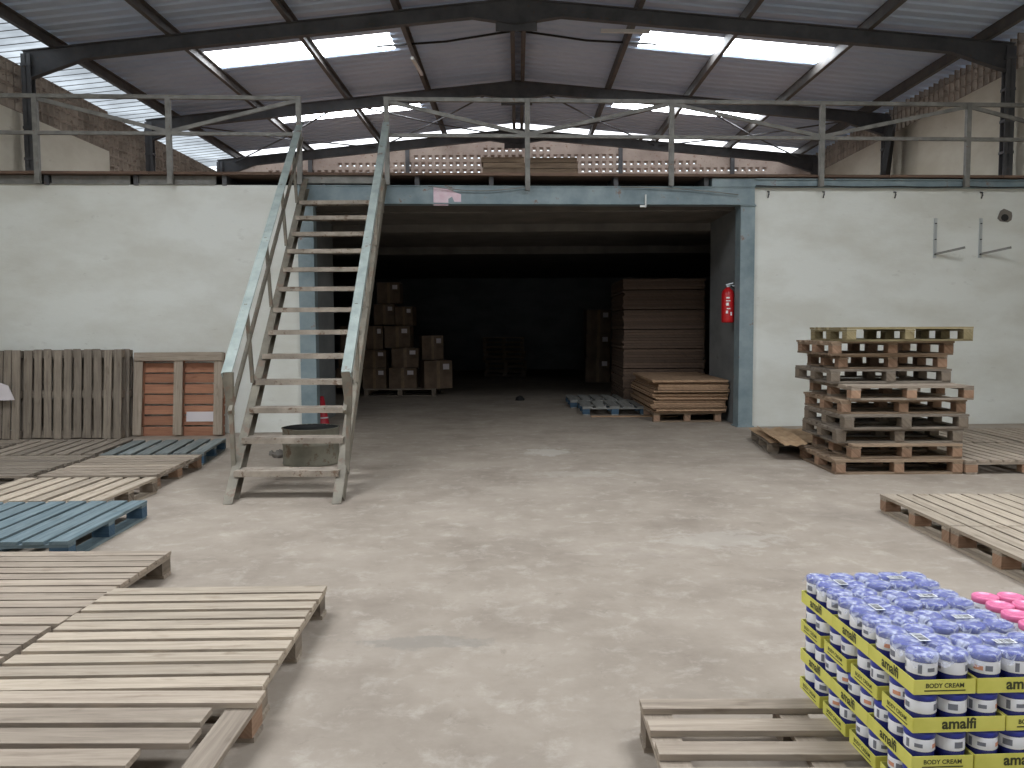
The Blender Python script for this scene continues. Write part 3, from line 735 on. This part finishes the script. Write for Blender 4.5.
bxs = [((378, 401, 283, 304), 17.7, 0, 'topmost carton of the dim pile'),
       ((374, 395, 304.5, 325), 17.6, 2, 'carton below the topmost one, by the stair rail'),
       ((396, 414, 307, 326), 17.5, -3, 'small carton with white label, upper right of the dim pile'),
       ((366, 383, 326, 350), 17.45, 1, 'carton with white label partly behind the stair rail'),
       ((385, 411, 326.5, 348), 17.4, -2, 'wide carton in the middle of the dim pile'),
       ((362, 386, 350.5, 368), 17.3, 0, 'carton two above the pallet, beside the stair rail'),
       ((391, 418, 348.5, 368), 17.25, 3, 'carton with reddish band in the middle of the dim pile'),
       ((362, 386, 368.5, 384.5), 17.25, 0, 'lowest carton by the stair rail'),
       ((388, 416, 368.5, 384.5), 17.25, 2, 'lowest carton in the middle of the dim pile'),
       ((419, 441, 336, 360), 17.5, 14, 'slanting carton on the right of the pile'),
       ((420, 449, 361, 384.5), 17.2, 18, 'lowest right carton of the pile, with white sticker'),
       ((340, 361, 326, 350), 17.6, 0, 'left carton behind the stairs, upper row'),
       ((338, 360, 350.5, 368), 17.5, 1, 'left carton behind the stairs, middle row'),
       ((336, 360, 368.5, 384.5), 17.4, -1, 'left carton behind the stairs, lowest row')]
for (a, b, c, d), y, r, lab in bxs:
    z0, z1 = pz2(d, y), pz2(c, y)
    if d > 384: z0 = .153
    carton(px2((a+b)/2, y), y+.25, z0, px2(b, y)-px2(a, y)-.01, .5, z1-z0-.004, r, lab)
# far dim stacks
pu = P(1.2, 1.0, .14, 6, .12, 'wood_brown', 'block_grey', 'x')
for k in range(8):
    pu.put(-.38+random.uniform(-.06, .06), 24.5, k*.1405, R(random.uniform(-3, 3)), '%s pallet from the floor in the dim stack at the back of the storage' % ORD[k], 'pallets stacked at the back of the storage')
for k, lab in enumerate(['lowest carton of the dim column left of the brown board stack', 'middle carton of the dim column left of the brown board stack', 'top carton of the dim column left of the brown board stack']):
    carton(2.05, 21.5, k*.62, .62, .55, .615, k*3-2, lab, group='cartons in the dim column')

# ------------------------------------------------------------------ cardboard on low pallet
for k, (x, y, w, l, a, lab) in enumerate([(3.22, 9.62, .82, 1.35, -6, 'flattened cardboard sheet on the low pallet left of the tall stack, lower one'), (2.95, 9.32, .28, 1.5, -7, 'flattened cardboard sheet on the low pallet left of the tall stack, narrow upper one')]):
    mb = MB(); n = 10
    pts = []
    for i in range(n+1):
        for j in range(n+1):
            u, v = (i/n-.5)*w, (j/n-.5)*l
            pts.append((u, v, .008*math.sin(i*1.7+j*.6+k)+.016+(.03*(abs(i-5)/5)**3 if k else 0)))
    b = mb.add(pts); b2 = mb.add([(p[0], p[1], p[2]-.005) for p in pts]); m_ = n+1
    for i in range(n):
        for j in range(n):
            q = [b+i*m_+j, b+(i+1)*m_+j, b+(i+1)*m_+j+1, b+i*m_+j+1]; mb.face(q); mb.face([b2-b+v for v in q][::-1])
    o = mb.build('cardboard_sheet', 'cardboard'); o.location = (x, y, .122+k*.028); o.rotation_euler = (0, 0, R(a)); tag(o, lab, 'cardboard')
# ------------------------------------------------------------------ fire extinguisher on the right pier
t = thing('fire_extinguisher', 'red fire extinguisher hanging beside the right blue column', 'fire extinguisher', (2.985, 11.86, 1.46))
mb = MB(); mb.lathe([(.0, 0), (.075, .0), (.086, .015), (.088, .05), (.088, .40), (.075, .45), (.035, .485), (.028, .5), (0, .5)], n=28); mb.build('cylinder', 'paint_red', t)
mb = MB(); mb.tube([(0, 0, .49), (0, 0, .53)], .022, 10); mb.bar((-.03, 0, .535), (.07, -.02, .56), .02, .014); mb.bar((-.02, 0, .52), (.09, -.01, .52), .02, .012); mb.build('valve', 'zinc', t)
mb = MB(); mb.tube([(.03, -.02, .52), (.09, -.03, .48), (.105, -.02, .3), (.10, -.02, .05), (.098, -.02, -.12)], .012, 8); mb.build('hose', 'black_rubber', t)
mb = MB()
for (a0, a1, z0, z1) in ((-118, -88, .34, .36), (-120, -80, .30, .315), (-118, -95, .24, .28), (-112, -80, .19, .205), (-80, -62, .1, .15), (-120, -100, .13, .17)):
    mb = MB(); arc(mb, .0895, R(a0), R(a1), z0, z1, 5); mb.build('printed_mark', 'white_paint', t)
mb = MB(); mb.bx(.07, .12, -.03, .05, .25, .29); mb.build('wall_hook', 'black_rubber', t)
# red cone behind the stairs
t = thing('traffic_cone', 'small red cone on the floor behind the stairs by the left blue column', 'cone', (-2.80, 11.78, 0))
mb = MB(); mb.lathe([(.115, .02), (.10, .05), (.03, .44), (0, .445)], n=20); mb.build('cone_body', 'paint_cone', t)
mb = MB(); mb.box((0, 0, .0125), (.28, .28, .025)); mb.build('base', 'black_rubber', t)
mb = MB(); mb.lathe([(.088, .13), (.086, .15)], n=20); mb.build('pale_mark', 'paper_white', t)
# half drum
t = thing('half_drum', 'cut-down steel drum standing under the stairs', 'drum', (-2.17, 8.62, 0))
mb = MB(); mb.lathe([(0, .0), (.29, 0), (.295, .012), (.288, .03), (.288, .2), (.297, .215), (.288, .23), (.288, .36), (.298, .375), (.298, .38), (.284, .38), (.284, .345)], n=40); mb.build('drum_shell', 'drum_paint', t)
mb = MB(); mb.lathe([(.284, .379), (.281, .35), (0, .346)], n=32); mb.build('dark_contents', 'black_rubber', t)
# rubble by the drum
for k, (x, y, s_, lab) in enumerate([(-2.62, 9.0, .09, 'broken concrete lump left of the drum, larger one'), (-2.74, 9.15, .06, 'broken concrete lump left of the drum, smaller one'), (.04, 16.0, .10, 'dark lump of debris on the floor inside the storage bay')]):
    bm_ = MB(); rr = [random.uniform(.6, 1.1) for _ in range(60)]
    prof_ = [(.0, 0), (1.0, .05), (.9, .5), (.45, .85), (0, .95)]
    bm_.lathe([(r_*s_, z_*s_) for r_, z_ in prof_], n=9)
    for i, v in enumerate(bm_.v): bm_.v[i] = Vector((v.x*rr[i], v.y*rr[(i*7) % 60], v.z*rr[(i*3) % 60]))
    for i in range(len(bm_.smooth)): bm_.smooth[i] = False
    o = bm_.build('debris', 'concrete' if k < 2 else 'black_rubber'); o.location = (x, y, 0); tag(o, lab, 'debris')
# ------------------------------------------------------------------ fittings on the right wall
for px, pos in ((769, 'nearest the blue column'), (824, 'second from the blue column'), (895, 'third from the blue column'), (981, 'above the right shelf bracket')):
    x = ux(px)*.985; mb = MB(WROT); mb.tube([(x, 0, 3.26), (x, -.05, 3.25), (x-.01, -.07, 3.21), (x-.015, -.05, 3.17)], .012, 6)
    tag(mb.build('wall_hook', 'steel_dark'), 'dark wall hook high on the right white wall, %s' % pos, 'hook', 'hooks along the top of the right wall')
for px, lab in ((935, 'left zinc shelf bracket on the right white wall'), (980, 'right zinc shelf bracket on the right white wall, under a hook')):
    x = ux(px)*.99; t = thing('shelf_bracket', lab, 'bracket', (x*math.cos(R(3.5)), D0+x*math.sin(R(3.5)), 2.35), R(3.5), 'shelf brackets on the right wall')
    mb = MB(); mb.bx(-.022, .022, -.012, 0, 0, .55); mb.build('wall_plate', 'zinc', t)
    mb = MB(); mb.bar((0, -.01, .05), (.27, -.28, .12), .02, .03); mb.build('arm', 'rail_grey', t)
    mb = MB()
    for zz in (.04, .25, .47): mb.lathe([(0, 0), (.014, 0), (.014, .012), (0, .012)], c=(0, -.018, zz), n=8)
    mb.build('bolt', 'black_rubber', t)
x = ux(1006)*.985; mb = MB(WROT)
bb = []
n = 11; rr = [random.uniform(.85, 1.2) for _ in range(n)]
o_ = mb.add([(x+.10*rr[k]*math.cos(6.283*k/n), -.006, 2.93+.09*rr[k]*math.sin(6.283*k/n)) for k in range(n)]); i_ = mb.add([(x+.055*math.cos(6.283*k/n), .0-.004, 2.91+.05*math.sin(6.283*k/n)) for k in range(n)])
for k in range(n): mb.face([o_+k, o_+(k+1) % n, i_+(k+1) % n, i_+k])
hp = tag(mb.build('wall_patch', 'concrete'), 'dark hole with rough cement rim near the right edge of the white wall', 'hole')
mb = MB(WROT); i_ = mb.add([(x+.056*math.cos(6.283*k/n), -.005, 2.91+.05*math.sin(6.283*k/n)) for k in range(n)]); mb.face(list(range(i_, i_+n))[::-1]); mb.build('hole_mouth', 'black_rubber', hp)
mb = MB(WROT); pts = [(XR1+.0+.25*i, -.085, ZW+.005-.012*abs(math.sin(i*.8))) for i in range(17)]; mb.tube(pts, .009, 6); tag(mb.build('power_cable', 'black_rubber'), 'black cable running along the top of the right white wall', 'cable')
mb = MB(WROT); pts = [(-1.2+.15*i, -.1, 3.30-.06*math.sin(i/9*3.14)) for i in range(10)]; mb.tube(pts, .007, 6); tag(mb.build('power_cable', 'rail_grey'), 'thin cable drooping over the lintel beam beside the paper notice', 'cable')
mb = MB(WROT); pts = [(1.4+.18*i, -.1, 3.30-.10*((i/9)**2)*(1)) for i in range(10)]; mb.tube(pts, .007, 6); tag(mb.build('power_cable', 'rail_grey'), 'thin cable sagging along the right end of the lintel beam', 'cable')
# dark cloth hanging from far right column
mb = MB(); b = mb.add([(6.95, 15.6, 5.2), (7.2, 16.1, 5.25), (7.15, 16.2, 4.2), (6.98, 16.0, 3.85), (6.9, 15.8, 4.3), (6.9, 15.75, 5.2), (7.1, 16.2, 5.2), (7.02, 16.2, 4.2), (6.93, 16.05, 3.86), (6.85, 15.9, 4.3)])
mb.face([b, b+1, b+2, b+3, b+4]); mb.face([b+9, b+8, b+7, b+6, b+5])
for k in range(5): mb.face([b+k, b+5+k, b+5+(k+1) % 5, b+(k+1) % 5])
tag(mb.build('dark_cloth', 'black_rubber'), 'black rag hanging from the roof edge at the far right wall', 'cloth')
# wood stock on the mezzanine
for i, (px0, px1, lab) in enumerate(((484, 526, 'left'), (530, 577, 'right'))):
    for k in range(4):
        x0, x1 = (px0-518)/830*11.9, (px1-518)/830*11.9
        mb = MB(); mb.box(((x0+x1)/2+random.uniform(-.015, .015), 12.0+.06*i, 3.483+.078*k+.036), (x1-x0, .4, .07), None, random.uniform(.7, 1.0))
        tag(mb.build('timber_bundle', 'wood_brown'), '%s timber of the %s bundle on the mezzanine floor' % (['lowest', 'second', 'third', 'top'][k], lab), 'timber', 'timber bundles on the mezzanine')

# ------------------------------------------------------------------ jars and trays
def text_mesh(body, size, mat, name, bold=.0):
    cu = bpy.data.curves.new(name, 'FONT'); cu.body = body; cu.size = size; cu.align_x = 'CENTER'; cu.offset = bold; cu.resolution_u = 3
    ob = bpy.data.objects.new(name+'_tmp', cu); COL.objects.link(ob)
    dg = bpy.context.evaluated_depsgraph_get(); me = bpy.data.meshes.new_from_object(ob.evaluated_get(dg)); me.materials.clear(); me.materials.append(MATS[mat])
    bpy.data.objects.remove(ob); return me
TL, TS, TH, JP, LP = .2475, .165, .040, .0825, .1025
ME_A = text_mesh('amalfi', .040, 'olive_ink', 'lettering', .0012)
ME_B = text_mesh('BODY CREAM', .0165, 'olive_ink', 'lettering', .0004)
def tray_proto(mat, with_film, lid):
    r = thing('cream_tray', '', 'tray'); parts = []
    mb = MB(); e = .0012; L, W = TL-.002, TS-.002
    mb.bx(-L/2, L/2, -W/2, W/2, 0, .002)
    for s in (-1, 1):
        mb.bx(-L/2, L/2, s*W/2-e, s*W/2+e, .0, TH); mb.bx(s*L/2-e, s*L/2+e, -W/2, W/2, 0, TH-.001)
    parts.append(mb.build('cardboard_tray', mat, r))
    for s in (-1, 1):
        o = bpy.data.objects.new('lettering', ME_A); COL.objects.link(o); o.parent = r
        o.location = (0, s*(W/2+e+.0006), .010); o.rotation_euler = (math.pi/2, 0, 0 if s < 0 else math.pi); parts.append(o)
        o = bpy.data.objects.new('lettering', ME_B); COL.objects.link(o); o.parent = r
        o.location = (s*(L/2+e+.0006), 0, .018); o.rotation_euler = (math.pi/2, 0, math.pi/2 if s > 0 else -math.pi/2); parts.append(o)
        mb = MB(); mb.box((s*(L/2+e+.0004), 0, .010), (.0005, .11, .003)); parts.append(mb.build('small_print', 'olive_ink', r))
    if with_film:
        mb = MB(); nx, ny = 60, 40; cs = [(-JP+i*JP, -JP/2+j*JP) for i in range(3) for j in range(2)]
        pts = []
        for i in range(nx+1):
            for j in range(ny+1):
                x, y = (i/nx-.5)*(TL+.000), (j/ny-.5)*(TS+.000)
                d = min(math.hypot(x-a, y-b) for a, b in cs)
                z = .1030 - max(0, d-.038)*.9
                ed = max(abs(x)-(TL/2-.010), abs(y)-(TS/2-.010), 0); z -= ed*1.6
                z += random.uniform(-.0002, .0003) + .0007*math.sin(x*170+y*90)*math.sin(y*210-x*60)
                pts.append((x, y, max(z, .1012 if d < .0395 else .07)))
        b = mb.add(pts)
        for i in range(nx):
            for j in range(ny): q = b+i*(ny+1)+j; mb.face([q, q+ny+1, q+ny+2, q+1], smooth=True)
        parts.append(mb.build('shrink_film', 'film', r))
        mb = MB(); mb.box((.0, 0, .1052), (.055, .030, .0006)); pp = mb.build('sticker', 'label_white', r); parts.append(pp)
        mb = MB(); x = -.024
        while x < .024: w = random.choice([.0012, .002, .003]); mb.bx(x, x+w, -.012, .012, .1055, .1058); x += w+random.choice([.0015, .003])
        bc = mb.build('barcode', 'black_ink', pp); REG[pp.name] = [bc]
    reg(r, parts); return r
def jar_proto(body, lid):
    r = thing('cream_jar', '', 'jar'); parts = []
    mb = MB(); mb.lathe([(0, 0), (.032, 0), (.0355, .004), (.0365, .02), (.0365, .076), (.035, .078), (.035, .08), (0, .08)], n=24); parts.append(mb.build('jar_body', body, r))
    mb = MB(); mb.lathe([(.0372, .044), (.0374, .0445), (.0374, .0755), (.0372, .076)], n=24); parts.append(mb.build('label', 'label_white', r))
    mb = MB(); mb.lathe([(.0375, .0775), (.0385, .0785), (.0385, .0905), (.0365, .094), (.031, .0945), (.029, .0925), (0, .0925)], n=32, wob=-.008); parts.append(mb.build('lid', lid, r))
    mb = MB(); arc(mb, .0376, R(-105), R(-70), .052, .063, 6); parts.append(mb.build('print_mark', 'print_orange', r))
    for (a0, a1, z0, z1) in ((-62, -35, .052, .066), (60, 95, .052, .068), (150, 165, .048, .071), (185, 215, .054, .064)):
        mb = MB(); arc(mb, .0376, R(a0), R(a1), z0, z1, 5); parts.append(mb.build('fine_print', 'print_grey', r))
    r.scale = (1.03, 1.03, 1.03)
    reg(r, parts); return r
TF = tray_proto('tray_yellow', True, 'b'); TN = tray_proto('tray_yellow', False, 'b'); TP = tray_proto('tray_orange', False, 'p')
JB = jar_proto('jar_blue', 'lid_blue'); JPK = jar_proto('jar_pink', 'lid_pink')
usedp = set()
def inst(pr):
    if pr.name in usedp: return copy_tree(pr)
    usedp.add(pr.name); return pr
BX0, BYF, BZ = .985, 2.845, H+.001        # left side, far side, base of the jar stack
JA = R(3.0)
def jrot(x, y):
    dx, dy = x-BX0, y-BYF
    return BX0+dx*math.cos(JA)-dy*math.sin(JA), BYF+dx*math.sin(JA)+dy*math.cos(JA)
def trays(layer):
    """list of (cx, cy, rotated) ; long side along depth when rotated"""
    out = []
    n4 = (3*TL-4*TS)/3
    rows4 = [BYF-TS/2-i*(TS+n4) for i in range(4)]; rows3 = [BYF-TL/2-i*TL for i in range(3)]
    if layer % 2 == 0:   # top and third: long sides on the left face
        out += [(BX0+TS/2, y, True, 'left') for y in rows3] + [(BX0+TS+.004+TL/2, y, False, 'right') for y in rows4]
    else:
        out += [(BX0+TL/2, y, False, 'left') for y in rows4] + [(BX0+TL+.004+TS/2, y, True, 'right') for y in rows3]
    return out
LAYN = ['top', 'second', 'third', 'bottom']
used_ct = 0
for lay in range(4):
    z = BZ+(3-lay)*LP
    ymin = min(c[1]-(TL if c[2] else TS)/2 for c in trays(lay))
    cnt = {'left': 0, 'right': 0}
    for (cx, cy, rot, side) in trays(lay):
        cnt[side] += 1; i = cnt[side]
        nside = sum(1 for c in trays(lay) if c[3] == side)
        pos = ORD[i-1]+' from the back'
        if i == nside: pos = 'nearest the camera'
        front = cy-(TL if rot else TS)/2 < ymin+.03
        o = inst(TF if lay == 0 else TN)
        o.location = (*jrot(cx, cy), z); o.rotation_euler = (0, 0, JA-(math.pi/2 if rot else 0))
        tag(o, 'yellow cardboard tray of blue-lidded jars, %s layer, %s column, %s' % (LAYN[lay], side, pos), 'tray', 'yellow trays of cream jars')
        w, l = (TS, TL) if rot else (TL, TS)
        ni, nj = (2, 3) if rot else (3, 2)
        for a in range(ni):
            for b in range(nj):
                if lay:
                    vis = (side == 'left' and a < 1) or (front and b == 0) or (side == 'right' and a == ni-1)
                    if not vis: continue
                j = inst(JB); jx = cx+(a-(ni-1)/2)*JP*.985; jy = cy+(b-(nj-1)/2)*JP*.985
                j.location = (*jrot(jx, jy), z+.0022); j.rotation_euler = (0, 0, random.uniform(0, 6.28))
                ac = 'first second third'.split()[a]
                tag(j, '%s %s blue-lidded jar, tray %s, %s column, %s layer' % (['near', 'middle', 'far'][b] if nj == 3 else ['near', 'far'][b], ['left', 'middle', 'right'][a] if ni == 3 else ['left', 'right'][a], pos, side, LAYN[lay]), 'jar', 'blue-lidded cream jars')
# pink stack to the right
k = 0
for (cx, cy, rot) in [(1.56, 2.54, True), (1.56, 2.29, True), (1.775, 2.58, False), (1.775, 2.40, False)][:]:
    for lay in (0, 1):
        z = BZ+(3-lay)*LP
        o = inst(TP); o.location = (cx-.035, cy-.02, z); o.rotation_euler = (0, 0, -math.pi/2 if rot else 0)
        pos = ['back left', 'front left', 'back right', 'front right'][k]
        tag(o, 'pale orange tray of pink-lidded jars, %s of its stack, %s layer' % (pos, LAYN[lay]), 'tray', 'trays of pink-lidded jars')
        ni, nj = (2, 3) if rot else (3, 2)
        for a in range(ni):
            for b in range(nj):
                if lay and a and b and not (k > 1 and a == ni-1): continue
                j = inst(JPK); j.location = (cx-.035+(a-(ni-1)/2)*JP*.985, cy-.02+(b-(nj-1)/2)*JP*.985, z+.0022); j.rotation_euler = (0, 0, random.uniform(0, 6.28))
                tag(j, '%s %s jar with pink lid in the %s tray, %s layer' % (['near', 'middle', 'far'][b] if nj == 3 else ['near', 'far'][b], ['left', 'middle', 'right'][a] if ni == 3 else ['left', 'right'][a], pos, LAYN[lay]), 'jar', 'pink-lidded cream jars')
    k += 1
# lower pink layers: whole trays, seen only as a base
for lay in (2, 3):
    for q, (cx, cy, rot) in enumerate([(1.525, 2.52, True), (1.525, 2.27, True), (1.74, 2.56, False), (1.74, 2.38, False)]):
        o = inst(TP); o.location = (cx, cy, BZ+(3-lay)*LP); o.rotation_euler = (0, 0, -math.pi/2 if rot else 0)
        tag(o, 'pale orange tray under the pink-lidded jars, %s, %s layer' % (['back left', 'front left', 'back right', 'front right'][q], LAYN[lay]), 'tray', 'trays of pink-lidded jars')
        ni, nj = (2, 3) if rot else (3, 2)
        for a in range(ni):
            for b in range(nj):
                if not ((q in (1, 3) and b == 0) or (q > 1 and a == ni-1)): continue
                j = inst(JPK); j.location = (cx+(a-(ni-1)/2)*JP*.985, cy+(b-(nj-1)/2)*JP*.985, BZ+(3-lay)*LP+.0022); j.rotation_euler = (0, 0, random.uniform(0, 6.28))
                tag(j, '%s %s jar with pink lid in the %s tray, %s layer' % (['near', 'middle', 'far'][b] if nj == 3 else ['near', 'far'][b], ['left', 'middle', 'right'][a] if ni == 3 else ['left', 'right'][a], ['back left', 'front left', 'back right', 'front right'][q], LAYN[lay]), 'jar', 'pink-lidded cream jars')

# ------------------------------------------------------------------ light
w = bpy.data.worlds.new('world'); SC.world = w; w.use_nodes = True
bg = w.node_tree.nodes['Background']; bg.inputs[0].default_value = (.86, .93, 1, 1); bg.inputs[1].default_value = 1.6
ld = bpy.data.lights.new('gate_fill', 'AREA'); ld.shape = 'RECTANGLE'; ld.size = 4.8; ld.size_y = 3.4; ld.energy = 8; ld.color = (1, .97, .93)  # added area lamp behind the camera, weak frontal fill
lo = bpy.data.objects.new('gate_fill', ld); COL.objects.link(lo); lo.location = (0, Y0+.1, 1.8); lo.rotation_euler = (R(90), 0, 0)
